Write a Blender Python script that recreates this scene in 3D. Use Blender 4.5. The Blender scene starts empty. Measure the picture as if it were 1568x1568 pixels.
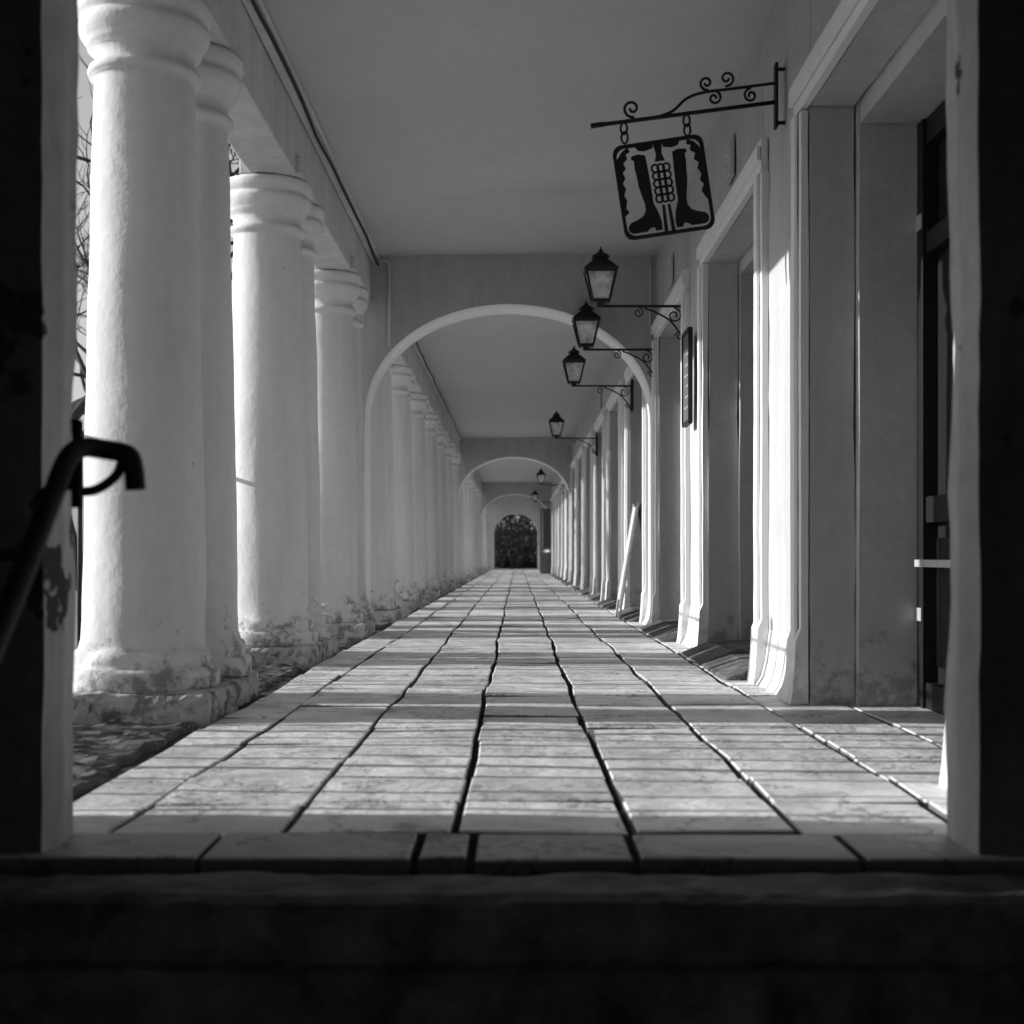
import bpy, bmesh, math, random
from mathutils import Vector, Matrix, noise
random.seed(7)
scene = bpy.context.scene
COL = scene.collection

# ---------------------------------------------------------------- helpers
def new_obj(name, bm, mat, parent=None, smooth=False, bevel=0.0):
    me = bpy.data.meshes.new(name)
    bmesh.ops.recalc_face_normals(bm, faces=bm.faces[:])
    bm.to_mesh(me); bm.free()
    ob = bpy.data.objects.new(name, me)
    COL.objects.link(ob)
    mats = mat if isinstance(mat, (list, tuple)) else [mat]
    for m in mats: me.materials.append(m)
    if smooth:
        for p in me.polygons: p.use_smooth = True
    if bevel > 0:
        b = ob.modifiers.new("bev", 'BEVEL'); b.width = bevel; b.segments = 2
        b.limit_method = 'ANGLE'; b.angle_limit = math.radians(40)
    if parent: ob.parent = parent
    return ob

def empty(name):
    e = bpy.data.objects.new(name, None); COL.objects.link(e); e.empty_display_size = 0.2
    return e

def box(bm, x0, x1, y0, y1, z0, z1, mi=0):
    v = [bm.verts.new(p) for p in ((x0,y0,z0),(x1,y0,z0),(x1,y1,z0),(x0,y1,z0),
                                   (x0,y0,z1),(x1,y0,z1),(x1,y1,z1),(x0,y1,z1))]
    fs = []
    for f in ((3,2,1,0),(4,5,6,7),(0,1,5,4),(1,2,6,5),(2,3,7,6),(3,0,4,7)):
        fc = bm.faces.new([v[i] for i in f]); fc.material_index = mi; fs.append(fc)
    return v, fs

def rough_box(bm, x0, x1, y0, y1, z0, z1, step=0.06, amp=0.012, scale=3.0, mi=0, round_=0.9):
    nx = max(1, int((x1-x0)/step)); ny = max(1, int((y1-y0)/step)); nz = max(1, int((z1-z0)/step))
    cache = {}
    def V(i, j, k):
        key = (i, j, k)
        if key not in cache:
            p = Vector((x0+(x1-x0)*i/nx, y0+(y1-y0)*j/ny, z0+(z1-z0)*k/nz))
            n = Vector((0, 0, 0)); ext = 0
            if i in (0, nx): n.x = -1 if i == 0 else 1; ext += 1
            if j in (0, ny): n.y = -1 if j == 0 else 1; ext += 1
            if k in (0, nz): n.z = -1 if k == 0 else 1; ext += 1
            d = noise.noise(p*scale)*amp + noise.noise(p*scale*4)*amp*0.5
            if ext > 1: d -= amp*round_
            cache[key] = bm.verts.new(p + n*d)
        return cache[key]
    def F(a, b, c, d):
        f = bm.faces.new((a, b, c, d)); f.material_index = mi
    for i in range(nx):
        for j in range(ny):
            for k in (0, nz): F(V(i,j,k), V(i+1,j,k), V(i+1,j+1,k), V(i,j+1,k))
    for i in range(nx):
        for k in range(nz):
            for j in (0, ny): F(V(i,j,k), V(i+1,j,k), V(i+1,j,k+1), V(i,j,k+1))
    for j in range(ny):
        for k in range(nz):
            for i in (0, nx): F(V(i,j,k), V(i,j+1,k), V(i,j+1,k+1), V(i,j,k+1))

def tube(bm, pts, r, n=8, mi=0, r2=None, cap=True):
    pts = [Vector(p) for p in pts]
    rings = []
    t0 = (pts[1]-pts[0]).normalized()
    up = Vector((0,0,1)) if abs(t0.z) < 0.9 else Vector((1,0,0))
    nrm = t0.cross(up).normalized()
    for i, p in enumerate(pts):
        if i == 0: t = pts[1]-pts[0]
        elif i == len(pts)-1: t = pts[-1]-pts[-2]
        else: t = pts[i+1]-pts[i-1]
        t.normalize()
        nrm = (nrm - t*nrm.dot(t))
        if nrm.length < 1e-6: nrm = t.orthogonal()
        nrm.normalize()
        b = t.cross(nrm)
        rr = r if r2 is None else r+(r2-r)*i/(len(pts)-1)
        rings.append([bm.verts.new(p + (nrm*math.cos(2*math.pi*k/n) + b*math.sin(2*math.pi*k/n))*rr) for k in range(n)])
    for a, c in zip(rings, rings[1:]):
        for k in range(n):
            f = bm.faces.new((a[k], a[(k+1)%n], c[(k+1)%n], c[k])); f.material_index = mi; f.smooth = True
    if cap:
        for rg in (rings[0], rings[-1]):
            f = bm.faces.new(rg); f.material_index = mi

def extrude_poly(bm, pts2, fn, t0, t1, mi=0):
    a = [bm.verts.new(fn(u, v, t0)) for u, v in pts2]
    b = [bm.verts.new(fn(u, v, t1)) for u, v in pts2]
    n = len(a)
    f = bm.faces.new(a); f.material_index = mi
    f = bm.faces.new(b[::-1]); f.material_index = mi
    for i in range(n):
        f = bm.faces.new((a[i], a[(i+1)%n], b[(i+1)%n], b[i])); f.material_index = mi

def lathe(bm, prof, cx, cy, seg=48, amp=0.0, seed=0):
    rings = []
    for r, z in prof:
        ring = []
        for k in range(seg):
            a = 2*math.pi*k/seg
            p = Vector((math.cos(a)*r, math.sin(a)*r, z))
            rr = r + amp*(noise.noise(Vector((p.x*4, p.y*4, z*2.2+seed*7))) + 0.45*noise.noise(Vector((p.x*11, p.y*11, z*8+seed*3))))*(1.0 + (1.2 if z < 0.36 else 0.0))
            if z < 0.30:   # broken-off chips around the foot
                c = noise.noise(Vector((p.x*7+seed*5, p.y*7, z*9)))
                if c > 0.28: rr -= 0.05*(c-0.28)
            ring.append(bm.verts.new((cx+math.cos(a)*rr, cy+math.sin(a)*rr, z)))
        rings.append(ring)
    for a, b in zip(rings, rings[1:]):
        for k in range(seg):
            f = bm.faces.new((a[k], a[(k+1)%seg], b[(k+1)%seg], b[k])); f.smooth = True
    bm.faces.new(rings[0]); bm.faces.new(rings[-1])

def sm(pts, n=8):
    out = []
    P = [Vector(p) for p in pts]
    P = [P[0]] + P + [P[-1]]
    for i in range(1, len(P)-2):
        for k in range(n):
            t = k/n
            out.append(0.5*((2*P[i]) + (-P[i-1]+P[i+1])*t + (2*P[i-1]-5*P[i]+4*P[i+1]-P[i+2])*t*t + (-P[i-1]+3*P[i]-3*P[i+1]+P[i+2])*t**3))
    out.append(P[-2]); return out

# ---------------------------------------------------------------- materials
def g(v): return (v, v, v, 1)
def mat_base(name, rough=0.8):
    m = bpy.data.materials.new(name); m.use_nodes = True
    nt = m.node_tree; b = nt.nodes["Principled BSDF"]
    b.inputs["Roughness"].default_value = rough
    return m, nt, b
def N(nt, t, **kw):
    n = nt.nodes.new(t)
    for k, v in kw.items(): setattr(n, k, v)
    return n
def noise_ramp(nt, vec, scale, p0, p1, c0, c1, detail=4, rough=0.6):
    n = N(nt, 'ShaderNodeTexNoise'); n.inputs['Scale'].default_value = scale
    n.inputs['Detail'].default_value = detail; n.inputs['Roughness'].default_value = rough
    nt.links.new(vec, n.inputs['Vector'])
    r = N(nt, 'ShaderNodeValToRGB')
    r.color_ramp.elements[0].position = p0; r.color_ramp.elements[1].position = p1
    r.color_ramp.elements[0].color = g(c0); r.color_ramp.elements[1].color = g(c1)
    nt.links.new(n.outputs['Fac'], r.inputs['Fac'])
    return n, r
def mul(nt, a, b):
    m = N(nt, 'ShaderNodeMath', operation='MULTIPLY')
    nt.links.new(a, m.inputs[0])
    if isinstance(b, float): m.inputs[1].default_value = b
    else: nt.links.new(b, m.inputs[1])
    return m.outputs[0]
def bump(nt, bsdf, src, strength, dist, prev=None):
    b = N(nt, 'ShaderNodeBump'); b.inputs['Strength'].default_value = strength; b.inputs['Distance'].default_value = dist
    nt.links.new(src, b.inputs['Height'])
    if prev: nt.links.new(prev, b.inputs['Normal'])
    nt.links.new(b.outputs[0], bsdf.inputs['Normal'])
    return b.outputs[0]

def plaster(name, col, var=0.14, dirt=0.0, chips=0.0, chipcol=0.12, rough=0.85, dth=0.66, cscale=3.4, bmp=0.4):
    m, nt, b = mat_base(name, rough)
    b.inputs['Specular IOR Level'].default_value = 0.25
    geo = N(nt, 'ShaderNodeNewGeometry'); pos = geo.outputs['Position']
    _, r1 = noise_ramp(nt, pos, 1.6, 0.3, 0.7, 1-var, 1.0, detail=4)
    n2, r2 = noise_ramp(nt, pos, 16, 0.25, 0.6, 1-var*0.6, 1.0, detail=3)
    c = mul(nt, r1.outputs[0], r2.outputs[0]); c = mul(nt, c, col)
    mp = N(nt, 'ShaderNodeMapping'); mp.inputs['Scale'].default_value = (9, 9, 0.7)
    nt.links.new(pos, mp.inputs['Vector'])
    _, r3 = noise_ramp(nt, mp.outputs[0], 1.0, 0.3, 0.6, 1-var*0.8, 1.0, detail=3)
    c = mul(nt, c, r3.outputs[0])
    if dirt > 0:
        sep = N(nt, 'ShaderNodeSeparateXYZ'); nt.links.new(pos, sep.inputs[0])
        mr = N(nt, 'ShaderNodeMapRange'); mr.inputs['From Min'].default_value = 0.05; mr.inputs['From Max'].default_value = 0.65
        mr.inputs['To Min'].default_value = 0.24; mr.inputs['To Max'].default_value = -0.08
        nt.links.new(sep.outputs['Z'], mr.inputs['Value'])
        nn = N(nt, 'ShaderNodeTexNoise'); nn.inputs['Scale'].default_value = 9; nn.inputs['Detail'].default_value = 5
        nn.inputs['Roughness'].default_value = 0.7
        nt.links.new(pos, nn.inputs['Vector'])
        ad = N(nt, 'ShaderNodeMath', operation='ADD'); nt.links.new(nn.outputs['Fac'], ad.inputs[0]); nt.links.new(mr.outputs[0], ad.inputs[1])
        rr = N(nt, 'ShaderNodeValToRGB'); rr.color_ramp.elements[0].position = dth; rr.color_ramp.elements[1].position = dth+0.13
        rr.color_ramp.elements[0].color = g(1); rr.color_ramp.elements[1].color = g(1-dirt)
        nt.links.new(ad.outputs[0], rr.inputs['Fac'])
        c = mul(nt, c, rr.outputs[0])
    prev = bump(nt, b, n2.outputs['Fac'], bmp, 0.01)
    if chips > 0:
        nc, rc = noise_ramp(nt, pos, cscale, chips, chips+0.015, 0.0, 1.0, detail=5, rough=0.6)
        mx = N(nt, 'ShaderNodeMix'); mx.data_type = 'RGBA'
        nt.links.new(rc.outputs[0], mx.inputs[0]); nt.links.new(c, mx.inputs[6]); mx.inputs[7].default_value = g(chipcol)
        c = mx.outputs[2]
        inv = mul(nt, rc.outputs[0], -1.0)
        bump(nt, b, inv, 0.6, 0.01, prev)
    nt.links.new(c, b.inputs['Base Color'])
    return m

def simple(name, col, rough=0.5, metallic=0.0, nscale=20, var=0.2, bmp=0.15, spec=0.4):
    m, nt, b = mat_base(name, rough)
    b.inputs['Specular IOR Level'].default_value = spec
    geo = N(nt, 'ShaderNodeNewGeometry')
    n1, r = noise_ramp(nt, geo.outputs['Position'], nscale, 0.3, 0.7, col*(1-var), col*(1+var), detail=3)
    nt.links.new(r.outputs[0], b.inputs['Base Color']); b.inputs['Metallic'].default_value = metallic
    if bmp > 0: bump(nt, b, n1.outputs['Fac'], bmp, 0.01)
    return m

M_col = plaster("column_white_paint", 0.80, var=0.10, dirt=0.6, dth=0.64, chips=0.73, chipcol=0.42, cscale=6.0, bmp=0.5)
M_wall = plaster("wall_plaster", 0.58, var=0.14, dirt=0.4, chips=0.74, chipcol=0.30, cscale=5.0)
M_trim = plaster("trim_white_paint", 0.88, var=0.05, dirt=0.25)
M_ceil = plaster("ceiling_plaster", 0.54, var=0.055, bmp=0.15)
M_arch = plaster("arch_plaster", 0.50, var=0.14, dirt=0.3)
M_arch_bounce = plaster("arch_soffit_bounce_light", 0.90, var=0.04)  # paler copy of the arch plaster, bounce light put into the colour
M_beam = plaster("beam_plaster", 0.66, var=0.16)
M_gate = plaster("gateway_peeling_plaster", 0.60, var=0.25, chips=0.62, chipcol=0.06)
M_gate_shade = plaster("gateway_shaded_plaster", 0.18, var=0.4, chips=0.60, chipcol=0.05)  # darker copy of the gateway plaster for its shaded side, shade in the colour
M_plinth = plaster("plinth_stone", 0.30, var=0.5, dirt=0.5)
M_plp = plaster("painted_plinth", 0.66, var=0.3, dirt=0.7, dth=0.72, chips=0.62, chipcol=0.26, cscale=5.0, bmp=0.8)
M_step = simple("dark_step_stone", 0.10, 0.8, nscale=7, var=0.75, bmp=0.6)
M_iron = simple("black_iron", 0.014, 0.6, 0.0, 60, 0.3, bmp=0, spec=0.25)
M_door = simple("dark_door_paint", 0.014, 0.5, spec=0.25)
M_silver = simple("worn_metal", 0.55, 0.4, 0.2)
M_white = simple("white_board_paint", 0.85, 0.5)
M_grey = simple("grey_paint", 0.12, 0.5)
M_bark = simple("bark", 0.05, 0.9, nscale=30, var=0.5)
M_leaf = simple("leaf", 0.06, 0.6, nscale=4, var=0.9, bmp=0)
M_hedge = simple("hedge_leaf", 0.03, 0.8, nscale=4, var=0.9)
M_ground = simple("ground_gravel", 0.30, 0.95, nscale=5, var=0.3, bmp=0.5)
M_sub = simple("joint_dirt", 0.025, 0.95, nscale=12, var=0.4)

def glass_mat():
    m, nt, b = mat_base("milky_lantern_glass", 0.35)
    b.inputs['Base Color'].default_value = g(0.8)
    geo = N(nt, 'ShaderNodeNewGeometry')
    _, r = noise_ramp(nt, geo.outputs['Position'], 12, 0.35, 0.65, 0.3, 0.75, detail=2)
    nt.links.new(r.outputs[0], b.inputs['Alpha'])
    return m
M_glass = glass_mat()

def tile_mat():
    m, nt, b = mat_base("paving_slabs", 0.55)
    b.inputs['Specular IOR Level'].default_value = 0.35
    geo = N(nt, 'ShaderNodeNewGeometry'); pos = geo.outputs['Position']
    at = N(nt, 'ShaderNodeAttribute', attribute_name="tint")
    n1, r1 = noise_ramp(nt, pos, 3.2, 0.34, 0.52, 0.70, 1.0, detail=6)
    n2, r2 = noise_ramp(nt, pos, 45, 0.25, 0.5, 0.80, 1.0, detail=3)
    n3, r3 = noise_ramp(nt, pos, 1.9, 0.58, 0.62, 1.0, 0.74, detail=6, rough=0.78)
    c = mul(nt, r1.outputs[0], r2.outputs[0]); c = mul(nt, c, r3.outputs[0]); c = mul(nt, c, at.outputs['Fac'])
    c = mul(nt, c, 0.86)
    vz = N(nt, 'ShaderNodeTexVoronoi', feature='DISTANCE_TO_EDGE'); vz.inputs['Scale'].default_value = 1.5
    va = N(nt, 'ShaderNodeVectorMath', operation='MULTIPLY_ADD')
    nt.links.new(n1.outputs['Color'], va.inputs[0]); va.inputs[1].default_value = (0.8, 0.8, 0.8); nt.links.new(pos, va.inputs[2])
    nt.links.new(va.outputs[0], vz.inputs['Vector'])
    rc = N(nt, 'ShaderNodeValToRGB'); rc.color_ramp.elements[0].position = 0.004; rc.color_ramp.elements[1].position = 0.016
    rc.color_ramp.elements[0].color = g(0.45); rc.color_ramp.elements[1].color = g(1)
    nt.links.new(vz.outputs[0], rc.inputs['Fac']); c = mul(nt, c, rc.outputs[0])
    nt.links.new(c, b.inputs['Base Color'])
    bump(nt, b, n1.outputs['Fac'], 0.9, 0.035)
    return m
M_tile = tile_mat()

# ---------------------------------------------------------------- world, sun, camera
EL = math.radians(17.0); AZ = math.radians(4)
d = Vector((-math.cos(EL)*math.cos(AZ), math.cos(EL)*math.sin(AZ), math.sin(EL)))
w = bpy.data.worlds.new("World"); scene.world = w; w.use_nodes = True
nt = w.node_tree; bg = nt.nodes["Background"]
sky = nt.nodes.new('ShaderNodeTexSky'); sky.sky_type = 'NISHITA'; sky.sun_disc = False
sky.sun_elevation = EL; sky.sun_rotation = math.atan2(d.x, d.y); sky.dust_density = 1.0; sky.air_density = 1.0
dp = nt.nodes.new('ShaderNodeVectorMath'); dp.operation = 'DOT_PRODUCT'   # blue-sensitive film response
nt.links.new(sky.outputs[0], dp.inputs[0]); dp.inputs[1].default_value = (0.1, 0.2, 0.8)
nt.links.new(dp.outputs['Value'], bg.inputs[0]); bg.inputs[1].default_value = 0.13
sl = bpy.data.lights.new("sun", 'SUN'); sl.energy = 5; sl.angle = math.radians(0.5); sl.color = (1, 0.997, 0.99)
so = bpy.data.objects.new("sun", sl); COL.objects.link(so); so.rotation_euler = (-d).to_track_quat('-Z', 'Y').to_euler()
so.location = (-20, 5, 12)
cd = bpy.data.cameras.new("camera"); cam = bpy.data.objects.new("camera", cd); COL.objects.link(cam)
cam.location = (0, 0, 0.7); cam.rotation_euler = (math.radians(90), 0, 0)
cd.lens = 50; cd.sensor_width = 36; cd.shift_y = 0.0427; cd.shift_x = -0.005; cd.clip_end = 2000; cd.clip_start = 0.05
cd.dof.use_dof = True; cd.dof.focus_distance = 9; cd.dof.aperture_fstop = 3.2
scene.camera = cam
scene.view_settings.view_transform = 'Standard'; scene.view_settings.look = 'None'; scene.view_settings.exposure = 0

# ---------------------------------------------------------------- ground
bm = bmesh.new()
vs = [bm.verts.new(p) for p in ((-900,-900,-0.95),(900,-900,-0.95),(900,900,-0.95),(-900,900,-0.95))]
bm.faces.new(vs)
new_obj("ground", bm, M_ground)
bm = bmesh.new()
box(bm, -60, 40, 3.62, 140, -0.9, -0.06)
new_obj("courtyard", bm, M_ground)

# ---------------------------------------------------------------- pavement of the arcade
END = 69.0
pav = empty("pavement")
bm = bmesh.new(); box(bm, -1.40, 2.05, 3.30, 74, -0.3, -0.03)
new_obj("bedding", bm, M_sub, pav)
bm = bmesh.new()
tint = bm.loops.layers.float_color.new("tint")
def wav(xi, y):
    return 0.022*noise.noise(Vector((xi*5.3, y*0.55, 1.7))) + 0.014*noise.noise(Vector((xi*9.1, y*2.3, 4.2)))
def slab(xa, xb, y0, y1, jz=0.004, tn=None, sink=0.0, w0=0.0, w1=0.0, w2=0.0, w3=0.0, gy=0.004):
    z = random.uniform(-jz, jz) - sink
    gl = 0.0105*random.uniform(.6, 1.6); gr_ = 0.0105*random.uniform(.6, 1.6)
    y0 += gy*random.uniform(.3, 1.3); y1 -= gy*random.uniform(.3, 1.3)
    b_ = 0.005
    ts = [random.uniform(-jz, jz)*0.8 for _ in range(4)]
    sk = [random.uniform(-.006, .006) for _ in range(4)]
    c = [(xa+w0+gl, y0+sk[0]), (xb+w1-gr_, y0+sk[1]), (xb+w2-gr_, y1+sk[2]), (xa+w3+gl, y1+sk[3])]
    ci = [(c[0][0]+b_, c[0][1]+b_), (c[1][0]-b_, c[1][1]+b_), (c[2][0]-b_, c[2][1]-b_), (c[3][0]+b_, c[3][1]-b_)]
    lo = [bm.verts.new((p[0], p[1], -0.05)) for p in c]
    mid = [bm.verts.new((p[0], p[1], z+ts[i]-b_)) for i, p in enumerate(c)]
    hi = [bm.verts.new((p[0], p[1], z+ts[i])) for i, p in enumerate(ci)]
    fs = [bm.faces.new(hi)]
    for i in range(4):
        j = (i+1) % 4
        fs.append(bm.faces.new((lo[i], lo[j], mid[j], mid[i]))); fs.append(bm.faces.new((mid[i], mid[j], hi[j], hi[i])))
    t = random.uniform(0.84, 1.05) if tn is None else tn
    if random.random() < 0.06: t *= 0.8
    for fi, f in enumerate(fs):
        tt = t if (fi == 0 or fi % 2 == 0) else t*0.25     # grimy slab flanks down in the joints
        for l in f.loops: l[tint] = (tt, tt, tt, 1)
xs = [-1.30, -1.03, -0.59, -0.157, 0.277, 0.715, 1.15, 1.55, 1.98]
y = 3.60; TL = 0.44
while y < 70:
    for i in range(len(xs)-1):
        sag = 0.012*max(0, -xs[i]-0.5)
        slab(xs[i], xs[i+1], y, y+TL, 0.0055 if i < 5 else 0.0045, sink=sag, w0=wav(i, y), w1=wav(i+1, y), w2=wav(i+1, y+TL), w3=wav(i, y+TL))
    y += TL
bx = [-1.3, -0.74, -0.237, -0.11, 0.276, 0.80, 1.3]
for a, b_ in zip(bx, bx[1:]):
    slab(a, b_, 3.285, 3.590, 0.003, tn=0.55, gy=0.009)
new_obj("slabs", bm, M_tile, pav)

# ---------------------------------------------------------------- arcade building
arc = empty("arcade_building")
COLX = -1.67; PER = 3.08; TW = 0.67
pairs = [6.40 + PER*k for k in range(21) if 6.40+PER*k < END-1.2]
def profile():
    p = [(0.335, 0.110), (0.338, 0.13), (0.338, 0.16), (0.336, 0.19), (0.326, 0.205), (0.300, 0.212), (0.306, 0.232), (0.308, 0.255), (0.300, 0.278), (0.282, 0.288), (0.276, 0.31)]
    for i in range(30):
        t = i/29; z = 0.33 + t*(2.80-0.33)
        r = 0.270 - 0.050*(t**1.35)
        p.append((r, z))
    p += [(0.222, 2.825), (0.246, 2.832), (0.252, 2.85), (0.246, 2.868), (0.224, 2.878), (0.222, 2.92), (0.230, 2.945),
          (0.254, 2.955), (0.258, 2.975), (0.268, 2.99), (0.284, 3.015), (0.291, 3.04), (0.291, 3.062), (0.276, 3.072), (0.276, 3.092), (0.292, 3.10), (0.296, 3.15), (0.292, 3.17)]
    return p
prof = profile()
for k, yc in enumerate(pairs):
    for j, yy in enumerate((yc, yc+TW)):
        bm = bmesh.new()
        seg = 72 if k < 3 else 32
        lathe(bm, prof, COLX+random.uniform(-.008, .008), yy, seg, 0.0065, seed=k*2+j)
        new_obj("column_%02d" % (2*k+j+1), bm, M_col, arc)
bm = bmesh.new()
for k, yc in enumerate(pairs):
    st = 0.03 if k < 3 else 0.15
    rough_box(bm, -2.02, -1.325+random.uniform(-.02, .015), yc-0.36, yc+0.33, -0.1, 0.118+random.uniform(-.006, .004), st, 0.014, 8, round_=0.6)
    rough_box(bm, -2.0, -1.335+random.uniform(-.03, .02), yc+0.338, yc+TW+0.36, -0.1, 0.115+random.uniform(-.012, .006), st, 0.016, 8, round_=0.6)
new_obj("column_plinths", bm, M_plp, arc)
bm = bmesh.new()
y = 3.62
random.seed(21)
while y < END:
    L = random.uniform(0.9, 1.7)
    st = 0.03 if y < 12 else 0.3
    rough_box(bm, -1.98, -1.34+random.uniform(-.03, .03), y, min(y+L-0.015, END), -0.12, random.uniform(-0.022, -0.002), st, 0.022, 9, round_=0.5)
    y += L
new_obj("edge_kerb_stones", bm, M_plinth, arc)
bm = bmesh.new()
rough_box(bm, -1.74, -1.43, 3.60, END, 3.172, 3.655, 0.25, 0.006, 1.0)
new_obj("beam", bm, M_beam, arc, bevel=0.012)
bm = bmesh.new()
box(bm, -1.429, -1.375, 3.60, END, 3.575, 3.648); box(bm, -1.374, -1.345, 3.60, END, 3.61, 3.648)
for yc in pairs:
    box(bm, -1.80, -1.40, yc-0.27, yc+TW+0.27, 3.175, 3.29)
new_obj("cornice", bm, M_beam, arc, bevel=0.01)
bm = bmesh.new()
pts = []
y = 3.7
while y < END:
    pts.append((-1.36+0.006*math.sin(y*3.1), y, 3.565+0.012*math.sin(y*1.7)+0.006*math.sin(y*5))); y += 0.35
tube(bm, pts, 0.011, 6)
new_obj("cable", bm, M_iron, arc)
bm = bmesh.new()
nx, ny = 8, 160
gr = [[bm.verts.new((-1.9+3.5*i/nx, 3.58+(END-3.58)*j/ny, 3.65+0.024*noise.noise(Vector((i*.5, j*.35, 0))))) for j in range(ny+1)] for i in range(nx+1)]
for i in range(nx):
    for j in range(ny):
        f = bm.faces.new((gr[i][j], gr[i+1][j], gr[i+1][j+1], gr[i][j+1])); f.smooth = True
new_obj("ceiling", bm, M_ceil, arc)
bm = bmesh.new()
extrude_poly(bm, [(-1.92, 3.70), (5.0, 3.70), (5.0, 6.6), (4.5, 6.6), (-1.92, 3.85)], lambda u, v, t: Vector((u, t, v)), 3.58, END+0.5)
new_obj("roof", bm, M_grey, arc)
def arch_wall(name, y0, y1, xl, xr, zs, za, xo0=-1.9, xo1=1.42, ztop=3.68):
    cx = (xl+xr)/2; a = (xr-xl)/2; b_ = za-zs
    n = 48
    ar = [(cx - a*math.cos(math.pi*i/n), zs + b_*math.sin(math.pi*i/n)**0.92) for i in range(n+1)]
    bm = bmesh.new()
    def strip(yy):
        top = [bm.verts.new((x, yy, ztop)) for x, z in ar]
        low = [bm.verts.new((x, yy, z)) for x, z in ar]
        for i in range(n): bm.faces.new((low[i], low[i+1], top[i+1], top[i]))
        L = [bm.verts.new(p) for p in ((xo0, yy, -0.05), (xl, yy, -0.05), (xo0, yy, ztop))]
        bm.faces.new((L[0], L[1], low[0], top[0], L[2]))
        R = [bm.verts.new(p) for p in ((xr, yy, -0.05), (xo1, yy, -0.05), (xo1, yy, ztop))]
        bm.faces.new((R[0], R[1], R[2], top[-1], low[-1]))
        return low, top, L, R
    A = strip(y0); B = strip(y1)
    for i in range(n):
        f = bm.faces.new((A[0][i], A[0][i+1], B[0][i+1], B[0][i])); f.material_index = 1; f.smooth = True
    f = bm.faces.new((A[2][1], A[0][0], B[0][0], B[2][1])); f.material_index = 1
    f = bm.faces.new((A[3][0], A[0][-1], B[0][-1], B[3][0])); f.material_index = 1
    bm.faces.new((A[2][0], A[2][2], B[2][2], B[2][0])); bm.faces.new((A[3][1], A[3][2], B[3][2], B[3][1]))
    return new_obj(name, bm, [M_arch, M_arch_bounce], arc)
for i, ya in enumerate((13.96, 35.5, 57.0)):
    arch_wall("arch_wall_%d" % (i+1), ya, ya+0.6, -1.50, 1.345, 2.02, 3.17)
arch_wall("end_wall", END, END+0.5, -1.12, 1.0, 1.75, 2.74, xo0=-2.4, xo1=2.6)

# right wall -------------------------------------------------------
WX = 1.37
P0 = 6.66; PP = 3.52; PL = 1.30
piers = [(3.60, 4.35)] + [(P0+PP*k, P0+PP*k+PL) for k in range(18) if P0+PP*k+PL < END]
bm = bmesh.new(); bt = bmesh.new(); bd = bmesh.new(); bdm = bmesh.new()
DX = 1.855
for k, (a, b_) in enumerate(piers):
    st = 0.12 if k < 4 else 0.6
    rough_box(bm, WX, 1.585, a, b_, -0.05, 3.66, st, 0.008, 1.5, round_=0.5)
    rough_box(bm, 1.585, 2.45, a-0.06, b_+0.06, -0.05, 3.66, st*1.5, 0.006, 1.5, round_=0.5)
    for e0, e1 in ((a+0.012, a+0.23), (b_-0.23, b_-0.012)):
        s = 0.11 if k < 4 else 0.6
        rough_box(bt, WX-0.040, WX-0.001, e0, e1, 0.0, 2.795, s, 0.004, 2.0, round_=0.5)
        rough_box(bt, WX-0.060, WX-0.041, e0+0.06, e1-0.06, 0.0, 2.79, s, 0.003, 2.0, round_=0.5)
        pf = [(0, 0.0), (0.050, 0.0), (0.040, 0.07), (0.032, 0.18), (0.026, 0.30), (0.0, 0.36)]
        extrude_poly(bt, pf, lambda u, v, t: Vector((WX-0.036-u, t, v)), e0+0.004, e1-0.004)
    pf = [(0, 0.0), (0.08, 0.0), (0.05, 0.05), (0.03, 0.13), (0.012, 0.26), (0.0, 0.34)]
    extrude_poly(bt, pf, lambda u, v, t: Vector((WX+0.006-u, t, v)), a+0.235, b_-0.235)
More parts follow.
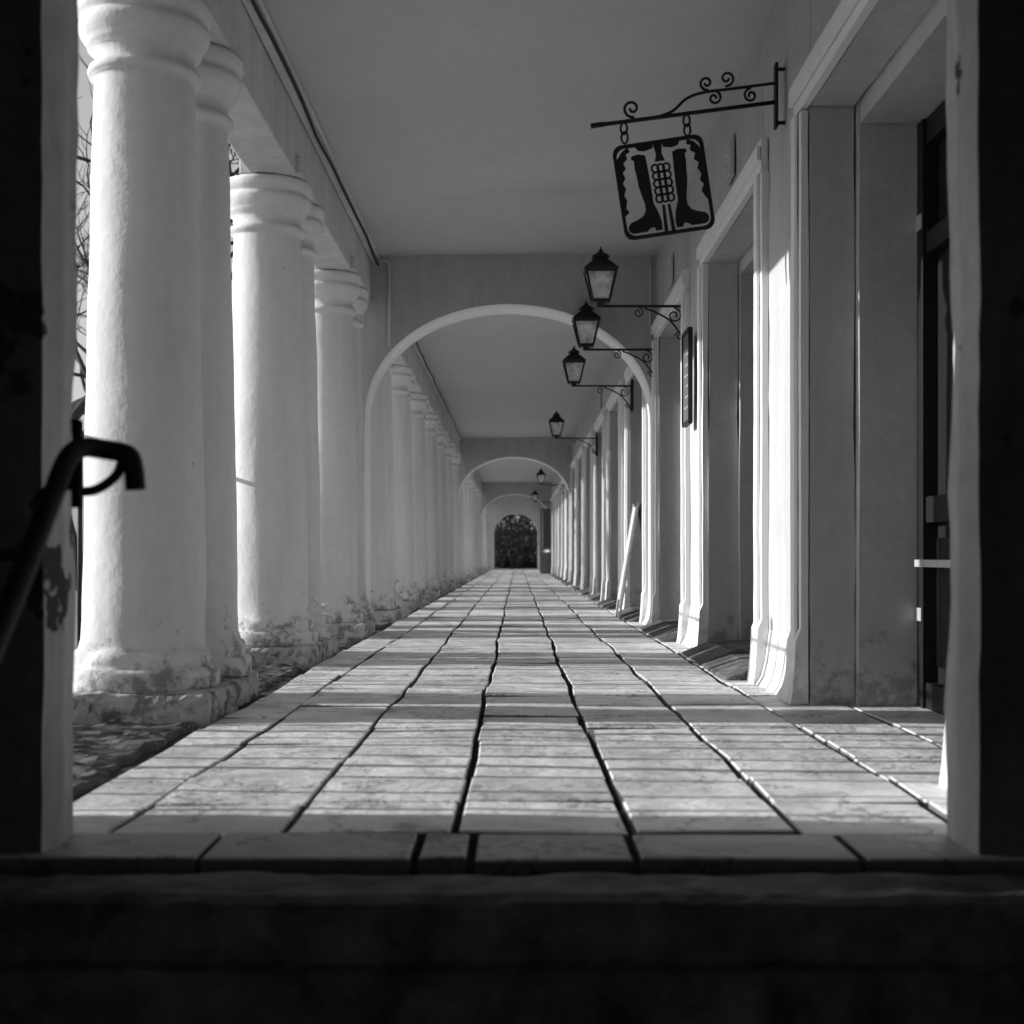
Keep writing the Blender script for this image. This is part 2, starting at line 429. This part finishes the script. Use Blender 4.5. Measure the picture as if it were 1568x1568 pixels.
for k in range(len(piers)-1):
    a = piers[k][1]; b_ = piers[k+1][0]
    st = 0.12 if k < 4 else 0.6
    rough_box(bm, WX, 1.585, a, b_, 2.80, 3.66, st, 0.008, 1.5, round_=0.5)
    rough_box(bm, 1.585, 2.45, a+0.06, b_-0.06, 2.70, 3.66, st*1.5, 0.006, 1.5, round_=0.5)
    rough_box(bt, WX-0.040, WX-0.001, a-0.20, b_+0.20, 2.80, 2.985, 0.2, 0.003, 2.0, round_=0.5)
    rough_box(bt, WX-0.062, WX-0.041, a-0.20, b_+0.20, 2.86, 2.94, 0.2, 0.002, 2.0, round_=0.5)
    y0, y1 = a+0.06, b_-0.06
    box(bd, DX+0.07, DX+0.13, y0, y1, -0.05, 2.70)
    for (f0, f1) in ((y0, y0+0.09), (y1-0.09, y1), ((y0+y1)/2-0.05, (y0+y1)/2+0.05)):
        box(bd, DX, DX+0.068, f0, f1, 0.0, 2.699)
    for z0, z1 in ((0.0, 0.12), (0.85, 0.97), (2.08, 2.18), (2.58, 2.698)):
        for f0, f1 in ((y0+0.092, (y0+y1)/2-0.052), ((y0+y1)/2+0.052, y1-0.092)):
            box(bd, DX+0.015, DX+0.066, f0, f1, z0, z1)
    for f0, f1 in ((y0+0.092, (y0+y1)/2-0.052), ((y0+y1)/2+0.052, y1-0.092)):
        box(bd, DX+0.035, DX+0.066, f0+0.1, f1-0.1, 0.2, 0.78)
        box(bd, DX+0.03, DX+0.064, (f0+f1)/2-0.015, (f0+f1)/2+0.015, 0.972, 2.078)
    box(bdm, DX-0.045, DX-0.03, y1-0.85, y1-0.12, 0.650, 0.682)  # pale bar and guessed fittings stand in for reflections in the dark door
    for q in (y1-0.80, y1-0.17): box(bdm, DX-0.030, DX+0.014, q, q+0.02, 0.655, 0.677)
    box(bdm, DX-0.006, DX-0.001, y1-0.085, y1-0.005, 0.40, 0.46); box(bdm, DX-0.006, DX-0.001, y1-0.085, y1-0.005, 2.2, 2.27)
new_obj("shop_wall", bm, M_wall, arc)
new_obj("door_architraves", bt, M_trim, arc)
new_obj("doors", bd, M_door, arc, bevel=0.004)
new_obj("door_reflection_fittings", bdm, M_silver, arc)
bm = bmesh.new()
for k in range(1, len(piers)-1):
    a = piers[k][1]; b_ = piers[k+1][0]
    n = 4
    for i in range(n):
        y0 = a+0.02+(b_-a-0.04)*i/n; y1 = a+0.02+(b_-a-0.04)*(i+1)/n-0.015
        h = random.uniform(0.02, 0.05)
        extrude_poly(bm, [(1.17, -0.02), (1.99, -0.02), (1.99, h+0.08), (1.36, h+0.05), (1.17, 0.012)], lambda u, v, t: Vector((u, t, v)), y0, y1)
new_obj("doorway_sills", bm, M_plinth, arc, bevel=0.012)
bm = bmesh.new()
rough_box(bm, -2.0, -1.33, 3.60, 3.93, -0.1, 3.66, 0.12, 0.01, 2)
new_obj("corner_pier", bm, M_wall, arc)
bm = bmesh.new()
tube(bm, [(-1.42, 13.93, 3.60), (-1.28, 13.93, 3.585), (-1.25, 13.93, 3.56), (-1.25, 13.93, 3.3), (-1.255, 13.93, 2.75)], 0.013, 6)
tube(bm, [(1.30, 13.93, 3.64), (1.31, 13.93, 3.4), (1.30, 13.93, 3.1), (1.32, 13.93, 2.6)], 0.010, 6)
new_obj("conduits", bm, M_beam, arc)
bm = bmesh.new()
for yy in (8.9, 12.4, 16.2, 23.0):
    box(bm, WX-0.02, WX-0.010, yy, yy+0.28, 3.08, 3.34)
    for i in range(5):
        box(bm, WX-0.03, WX-0.021, yy+0.02, yy+0.26, 3.10+i*0.048, 3.12+i*0.048)
new_obj("vents", bm, M_beam, arc)

# ---------------------------------------------------------------- gateway around viewer
gate = empty("gateway_building")
bm = bmesh.new()
rough_box(bm, -2.6, -1.10, 3.32, 3.585, -0.95, 4.2, 0.09, 0.014, 2.2)
rough_box(bm, 1.07, 2.6, 3.32, 3.585, -0.95, 4.2, 0.09, 0.014, 2.2)
rough_box(bm, -1.12, 1.09, 3.325, 3.58, 3.05, 4.2, 0.12, 0.01, 2)
ob = new_obj("front_wall", bm, [M_gate, M_gate_shade], gate)
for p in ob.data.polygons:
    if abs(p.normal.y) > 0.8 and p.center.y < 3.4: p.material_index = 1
bm = bmesh.new()
box(bm, -2.9, -2.3, -3.0, 3.31, -0.95, 4.2); box(bm, 2.3, 2.9, -3.0, 3.31, -0.95, 4.2)
box(bm, -2.9, -1.5, -3.4, -3.01, -0.95, 4.2); box(bm, 1.5, 2.9, -3.4, -3.01, -0.95, 4.2)
box(bm, -1.499, 1.499, -3.4, -3.01, 2.4, 4.2); box(bm, -2.9, 2.9, -3.4, 3.6, 4.21, 4.5)  # unseen passage keeps the front wall dark; rear opening added for sky fill
new_obj("unseen_passage_walls", bm, M_gate_shade, gate)
bm = bmesh.new()
rough_box(bm, -1.9, 1.9, 3.0, 3.282, -0.9, -0.025, 0.045, 0.014, 5)
rough_box(bm, -2.29, 2.29, 2.95, 3.26, -0.9, -0.155, 0.045, 0.016, 5)
rough_box(bm, -2.29, 2.29, 2.62, 2.96, -0.9, -0.305, 0.045, 0.014, 5)
rough_box(bm, -2.29, 2.29, 2.30, 2.63, -0.9, -0.455, 0.05, 0.014, 5)
rough_box(bm, -2.29, 2.29, -3.0, 2.31, -0.9, -0.60, 0.2, 0.01, 3)
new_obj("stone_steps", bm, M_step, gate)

# ---------------------------------------------------------------- handrail
bm = bmesh.new()
RX = -0.925
tube(bm, sm([(RX, 1.55, -0.05), (RX, 2.05, 0.19), (RX, 2.55, 0.575), (RX, 2.80, 0.79), (RX, 2.92, 0.895), (RX+0.015, 2.97, 0.925), (RX+0.05, 3.01, 0.925), (RX+0.095, 3.03, 0.915), (RX+0.108, 3.03, 0.885), (RX+0.112, 3.03, 0.840)]), 0.0215, 12)
tube(bm, sm([(RX+0.085, 3.03, 0.905), (RX+0.07, 3.03, 0.87), (RX+0.03, 3.02, 0.84), (RX-0.01, 3.0, 0.835)]), 0.011, 8)
tube(bm, [(RX+0.005, 2.97, 0.985), (RX+0.005, 2.97, 0.80)], 0.012, 8)
tube(bm, sm([(RX, 2.97, 0.85), (RX-0.08, 3.05, 0.84), (RX-0.20, 3.31, 0.82)]), 0.012, 8)
tube(bm, [(RX, 2.25, 0.33), (RX, 2.25, -0.61)], 0.018, 10)
tube(bm, [(RX-1.4, 2.75, 0.70), (RX, 2.75, 0.70)], 0.014, 8)
new_obj("handrail", bm, M_iron)

# ---------------------------------------------------------------- lanterns
def lantern(yy, zarm=2.70, reach=0.68):
    e = empty("wall_lantern")
    wx = WX-0.02; lx = wx-reach
    bm = bmesh.new()
    box(bm, wx-0.012, wx+0.02, yy-0.02, yy+0.02, zarm-0.30, zarm+0.08)
    tube(bm, [(wx, yy, zarm), (lx-0.03, yy, zarm)], 0.011, 8)
    def scroll(cx, cz, r0, a0, a1, sgn=1):
        pts = []
        for i in range(25):
            t = i/24; a = a0+(a1-a0)*t; r = r0*(1-0.75*t)
            pts.append((cx+r*math.cos(a), yy, cz+sgn*r*math.sin(a)))
        return pts
    tube(bm, [(wx-0.01, yy, zarm-0.28)] + sm([(wx-0.03, yy, zarm-0.24), (wx-0.12, yy, zarm-0.12), (wx-0.24, yy, zarm-0.05), (wx-0.33, yy, zarm-0.015)], 5), 0.008, 6)
    tube(bm, scroll(wx-0.09, zarm-0.075, 0.06, math.radians(90), math.radians(-420)), 0.007, 6)
    tube(bm, scroll(wx-0.38, zarm-0.05, 0.042, math.radians(90), math.radians(-400)), 0.006, 6)
    tube(bm, scroll(wx-0.05, zarm-0.24, 0.035, math.radians(180), math.radians(-270)), 0.006, 6)
    zb = zarm+0.015
    def ring(z, r): return [Vector((lx+r*cx_, yy+r*cy_, z)) for cx_, cy_ in ((-1,-1),(1,-1),(1,1),(-1,1))]
    def frust(z0, r0, z1, r1):
        a = [bm.verts.new(p) for p in ring(z0, r0)]; b2 = [bm.verts.new(p) for p in ring(z1, r1)]
        for i in range(4): bm.faces.new((a[i], a[(i+1)%4], b2[(i+1)%4], b2[i]))
        bm.faces.new(a); bm.faces.new(b2)
    frust(zb-0.02, 0.022, zb+0.01, 0.03)
    frust(zb+0.01, 0.070, zb+0.035, 0.074)
    frust(zb+0.245, 0.118, zb+0.272, 0.132)
    frust(zb+0.273, 0.138, zb+0.345, 0.066)
    frust(zb+0.346, 0.052, zb+0.375, 0.052)
    frust(zb+0.376, 0.070, zb+0.415, 0.022)
    tube(bm, [(lx, yy, zb+0.41), (lx, yy, zb+0.435)], 0.018, 8); tube(bm, [(lx, yy, zb+0.435), (lx, yy, zb+0.465)], 0.010, 8, r2=0.003)
    lo = ring(zb+0.03, 0.068); hi = ring(zb+0.25, 0.118)
    for i in range(4):
        tube(bm, [lo[i], hi[i]], 0.011, 6)
    new_obj("iron_frame", bm, M_iron, e)
    bg_ = bmesh.new()
    a = [bg_.verts.new(p) for p in ring(zb+0.036, 0.064)]; b2 = [bg_.verts.new(p) for p in ring(zb+0.244, 0.112)]
    for i in range(4): bg_.faces.new((a[i], a[(i+1)%4], b2[(i+1)%4], b2[i]))
    new_obj("glass", bg_, M_glass, e)
    bb = bmesh.new(); tube(bb, [(lx, yy, zb+0.03), (lx, yy, zb+0.09), (lx, yy, zb+0.13), (lx, yy, zb+0.17)], 0.02, 10, r2=0.03)
    new_obj("bulb", bb, M_white, e, smooth=True)
for yy in (11.4, 13.8, 16.75, 24.2, 40.0, 53.0):
    lantern(yy)

# ---------------------------------------------------------------- hanging sign
sg = empty("hanging_sign")
SY = 7.28; SS = 299.2   # survey scale: drawing units per metre
def S(px, py, dy=0.0): return Vector(((px-792)/SS, SY+dy, 0.7+(851-py)/SS))
bm = bmesh.new()
tube(bm, [S(912, 192), S(1190, 156)], 0.011, 8)
tube(bm, [S(905, 193), S(925, 190)], 0.014, 8)
box(bm, 1.318, 1.332, SY-0.03, SY+0.03, S(0, 196).z, S(0, 98).z)
for q in (188, 106): tube(bm, [S(1188, q), (1.37, SY, S(0, q).z)], 0.010, 6)
tube(bm, sm([S(975, 183), S(1000, 181), S(1030, 170), S(1050, 152), S(1075, 142), S(1120, 136), S(1190, 127)], 6), 0.008, 6)
def spiral(cx, cy, r0, a0, turns, sgn):
    return [S(cx+r0*(1-0.8*i/24)*math.cos(a0+sgn*turns*2*math.pi*i/24), cy+r0*(1-0.8*i/24)*math.sin(a0+sgn*turns*2*math.pi*i/24)) for i in range(25)]
tube(bm, spiral(968, 166, 14, math.radians(75), 1.3, 1), 0.0075, 6)
tube(bm, spiral(1082, 127, 11, math.radians(75), 1.3, 1), 0.007, 6)
tube(bm, spiral(1113, 120, 12, math.radians(100), 1.3, -1), 0.007, 6)
tube(bm, spiral(1094, 150, 11, math.radians(-90), 1.3, 1), 0.007, 6)
tube(bm, spiral(1150, 146, 11, math.radians(-90), 1.4, -1), 0.007, 6)
for (px, py, qx, qy) in ((955, 190, 957, 218), (1051, 178, 1053, 206)):
    for t in (0.25, 0.75):
        cx = px+(qx-px)*t; cy = py+(qy-py)*t
        tube(bm, [S(cx+5*math.cos(a*math.pi/6), cy+9*math.sin(a*math.pi/6)) for a in range(13)], 0.006, 5)
new_obj("bracket", bm, M_iron, sg)
cpx, cpy = 1016.5, 287; ang = math.radians(8.5); HU = 70.0; HV = 73.0
def Q(u, v, t=0.0):
    x = u*HU; yv = -v*HV
    px = cpx + x*math.cos(ang) + yv*math.sin(ang); py = cpy - x*math.sin(ang) + yv*math.cos(ang)
    return S(px, py, t)
bm = bmesh.new()
rr = []
R = 0.2
for cx, cy, a0 in ((1-R, 1-R, 0), (-1+R, 1-R, 90), (-1+R, -1+R, 180), (1-R, -1+R, 270)):
    for i in range(7):
        a = math.radians(a0+15*i); rr.append((cx+R*math.cos(a), cy+R*math.sin(a)))
n = len(rr)
outer = [[bm.verts.new(Q(u, v, t)) for u, v in rr] for t in (-0.008, 0.008)]
inner = [[bm.verts.new(Q(u*0.925, v*0.925, t)) for u, v in rr] for t in (-0.008, 0.008)]
for i in range(n):
    j = (i+1) % n
    bm.faces.new((outer[0][i], outer[0][j], inner[0][j], inner[0][i])); bm.faces.new((outer[1][i], outer[1][j], inner[1][j], inner[1][i]))
    bm.faces.new((outer[0][i], outer[0][j], outer[1][j], outer[1][i])); bm.faces.new((inner[0][i], inner[0][j], inner[1][j], inner[1][i]))
def poly(pts, m=1): extrude_poly(bm, [(u*m, v) for u, v in pts], Q, -0.004, 0.004)
# a tall boot on each side: shaft, instep, toe pointing outwards, heel at the centre
boot = [(-0.30, 0.72), (-0.44, 0.76), (-0.60, 0.74), (-0.62, 0.68), (-0.56, 0.64), (-0.57, 0.50), (-0.55, 0.30), (-0.54, 0.10), (-0.50, -0.10),
        (-0.46, -0.28), (-0.46, -0.42), (-0.54, -0.54), (-0.68, -0.60), (-0.82, -0.64), (-0.89, -0.72), (-0.88, -0.82), (-0.80, -0.87),
        (-0.50, -0.87), (-0.40, -0.80), (-0.32, -0.80), (-0.30, -0.87), (-0.16, -0.87), (-0.15, -0.70), (-0.19, -0.50), (-0.27, -0.30), (-0.27, 0.0), (-0.28, 0.35)]
poly(boot, 1); poly(boot, -1)
poly([(-0.935, 0.70), (-0.80, 0.86), (-0.66, 0.935), (-0.62, 0.84), (-0.72, 0.80), (-0.70, 0.70), (-0.80, 0.62), (-0.76, 0.50), (-0.84, 0.42), (-0.80, 0.30), (-0.87, 0.20), (-0.82, 0.08), (-0.88, -0.05), (-0.83, -0.18), (-0.88, -0.32), (-0.82, -0.42), (-0.935, -0.5)])
poly([(0.935, 0.70), (0.80, 0.86), (0.66, 0.935), (0.62, 0.84), (0.72, 0.80), (0.68, 0.70), (0.79, 0.62), (0.74, 0.50), (0.84, 0.42), (0.79, 0.30), (0.86, 0.18), (0.81, 0.05), (0.88, -0.05), (0.81, -0.18), (0.87, -0.30), (0.935, -0.4)])
poly([(-0.10, 0.93), (0.10, 0.93), (0.06, 0.72), (0.11, 0.56), (-0.11, 0.56), (-0.06, 0.72)])
poly([(-0.50, 0.93), (-0.11, 0.935), (-0.11, 0.85), (-0.30, 0.81), (-0.44, 0.84)]); poly([(0.50, 0.93), (0.11, 0.935), (0.11, 0.85), (0.30, 0.81), (0.44, 0.84)])
for sx in (-1, 1):
    poly([(0.03*sx, -0.36), (0.09*sx, -0.36), (0.12*sx, -0.935), (0.04*sx, -0.935)])
for i in range(-1, 2):
    for j in range(5):
        cx = i*0.125; cy = 0.42-j*0.16
        tube(bm, [Q(cx+0.075*math.cos(a*math.pi/6), cy+0.08*math.sin(a*math.pi/6)) for a in range(13)], 0.0062, 5)
new_obj("cutout_panel", bm, M_iron, sg)

# ---------------------------------------------------------------- plaque on wall
pl = empty("wall_plaque")
bm = bmesh.new(); box(bm, WX-0.085, WX-0.066, 10.62, 11.0, 1.72, 2.38); new_obj("board", bm, M_grey, pl)
bm = bmesh.new()
for a in ((10.59, 10.619, 1.70, 2.40), (11.001, 11.03, 1.70, 2.40)): box(bm, WX-0.095, WX-0.062, *a)
box(bm, WX-0.095, WX-0.062, 10.62, 11.0, 1.69, 1.719); box(bm, WX-0.095, WX-0.062, 10.62, 11.0, 2.381, 2.41)
new_obj("frame", bm, M_iron, pl)
bm = bmesh.new()
for i in range(6): box(bm, WX-0.087, WX-0.0855, 10.68, 10.93-0.05*(i % 3), 1.82+i*0.08, 1.83+i*0.08)
new_obj("lettering", bm, M_silver, pl)

# ---------------------------------------------------------------- sandwich board
sb = empty("sandwich_board")
def lean(x0, x1, z1, name, mt):
    bm = bmesh.new()
    y0, y1 = 16.0, 16.6
    t = 0.024
    for ya, yb in ((y0, y0+0.05), (y1-0.05, y1)):
        extrude_poly(bm, [(x0, 0.0), (x0+t, 0.0), (x1+t, z1), (x1, z1)], lambda u, v, q: Vector((u, q, v)), ya, yb)
    f = 0.15; gx = x0+(x1-x0)*f
    extrude_poly(bm, [(gx+0.004, z1*f), (gx+0.016, z1*f), (x1+0.014, z1*0.97), (x1+0.002, z1*0.97)], lambda u, v, q: Vector((u, q, v)), y0+0.051, y1-0.051)
    new_obj(name, bm, mt, sb)
lean(1.14, 1.355, 1.30, "front_panel", M_white); lean(1.62, 1.385, 1.29, "rear_panel", M_grey)

# ---------------------------------------------------------------- board and bin at far end
ib = empty("information_board")
bm = bmesh.new()
box(bm, 0.92, 0.98, 56.0, 56.06, 0, 2.55); box(bm, 1.02, 1.33, 56.01, 56.05, 1.0, 2.5)
box(bm, 0.985, 1.34, 56.0, 56.06, 2.505, 2.56); box(bm, 0.985, 1.34, 56.0, 56.06, 0.94, 0.995)
new_obj("panel_and_post", bm, M_grey, ib)
bn = empty("waste_bin")
bm = bmesh.new(); box(bm, 0.86, 1.30, 54.4, 54.8, 0.06, 0.78); box(bm, 0.84, 1.32, 54.38, 54.82, 0.785, 0.83); box(bm, 0.9, 1.26, 54.45, 54.75, 0.0, 0.058)
new_obj("body", bm, M_grey, bn, bevel=0.02)

# ---------------------------------------------------------------- railing outside
rl = empty("iron_railing")
bm = bmesh.new()
y = 3.80; i = 0
while y < 13.2:
    r = 0.030 if i % 4 == 0 else random.choice((0.010, 0.014, 0.018))
    tube(bm, [(-2.36, y, -0.1), (-2.36, y, 1.42 if i % 4 else 1.5)], r, 6)
    y += 0.25+random.uniform(-.05, .05); i += 1
tube(bm, [(-2.36, 3.7, 1.36), (-2.36, 13.2, 1.36)], 0.014, 6); tube(bm, [(-2.36, 3.7, 0.08), (-2.36, 13.2, 0.08)], 0.014, 6)
new_obj("bars", bm, M_iron, rl)

# ---------------------------------------------------------------- bare trees
def bare_tree(x, y, h, seed, levels=6, name="bare_tree", xmax=-3.4):
    rnd = random.Random(seed)
    bm = bmesh.new()
    def grow(p, dr, L, r, lv):
        pts = [p]; q = p.copy(); dd = dr.copy()
        n = 4
        for i in range(n):
            dd = (dd + Vector((rnd.gauss(0, .16), rnd.gauss(0, .16), rnd.gauss(0.03, .12)))).normalized()
            q = q + dd*L/n
            if q.x > xmax: break
            pts.append(q.copy())
        if len(pts) < 3: return
        tube(bm, pts, r, 7 if lv < 2 else 4, r2=r*0.6, cap=False)
        if lv >= levels: return
        nb = 3 if lv < 3 else (3 if rnd.random() < 0.6 else 2)
        for b_ in range(nb):
            t = rnd.choice([1, 1, 0.75, 0.5]) if b_ else 1
            o = pts[min(len(pts)-1, max(1, int(n*t)))]
            a = rnd.uniform(0, 2*math.pi); sp_ = rnd.uniform(0.35, 0.95)
            ax = dd.orthogonal().normalized(); ax.rotate(Matrix.Rotation(a, 3, dd))
            nd = (dd*math.cos(sp_)+ax*math.sin(sp_)).normalized()
            grow(o, nd, L*rnd.uniform(0.62, 0.82), r*0.62, lv+1)
    grow(Vector((x, y, -0.1)), Vector((0, 0, 1)), h*0.28, h*0.016, 0)
    return new_obj(name, bm, M_bark)
bare_tree(-7.6, 20.5, 11.5, 3, 7)
bare_tree(-9.5, 31, 12, 11, 7)

# ---------------------------------------------------------------- evergreen shrubbery at the end
def foliage(name, cx, cy, cz, rx, ry, rz, nclump, per, seed):
    rnd = random.Random(seed); e = empty(name)
    bm = bmesh.new()
    for c in range(nclump):
        while True:
            u = Vector((rnd.uniform(-1, 1), rnd.uniform(-1, 1), rnd.uniform(-1, 1)))
            if u.length < 1: break
        c0 = Vector((cx+u.x*rx, cy+u.y*ry, cz+u.z*rz)); cr = rnd.uniform(.25, .6)
        for k in range(per):
            p = c0+Vector((rnd.gauss(0, cr*.5), rnd.gauss(0, cr*.5), rnd.gauss(0, cr*.4)))
            if p.z < 0: continue
            s_ = rnd.uniform(.05, .11)
            a = Vector((rnd.gauss(0, 1), rnd.gauss(0, 1), rnd.gauss(0, 1))).normalized(); b_ = a.orthogonal().normalized()
            v = [bm.verts.new(p+a*s_), bm.verts.new(p+b_*s_*.5), bm.verts.new(p-a*s_), bm.verts.new(p-b_*s_*.5)]
            bm.faces.new(v)
    new_obj("leaves", bm, M_leaf, e)
    bm = bmesh.new()
    for k in range(5):
        x = cx+rnd.uniform(-.3, .3); tube(bm, sm([(x, cy, -.1), (x+rnd.uniform(-.4, .4), cy, cz*.6), (cx+rnd.uniform(-1, 1)*rx*.6, cy+rnd.uniform(-1, 1)*ry*.5, cz+rz*.5)]), .08, 6, r2=.02)
    new_obj("trunk", bm, M_bark, e)
foliage("evergreen_tree", -2.2, 78, 2.6, 2.4, 1.6, 2.6, 90, 60, 1)
foliage("evergreen_tree", 1.6, 79, 2.6, 2.6, 1.6, 2.7, 90, 60, 2)
foliage("evergreen_tree", -0.2, 82, 3.5, 3.5, 1.6, 3.5, 80, 60, 3)
bm = bmesh.new(); rough_box(bm, -12, 12, 84, 86, -0.1, 2.3, 0.4, 0.5, 0.8)
new_obj("hedge", bm, M_hedge)
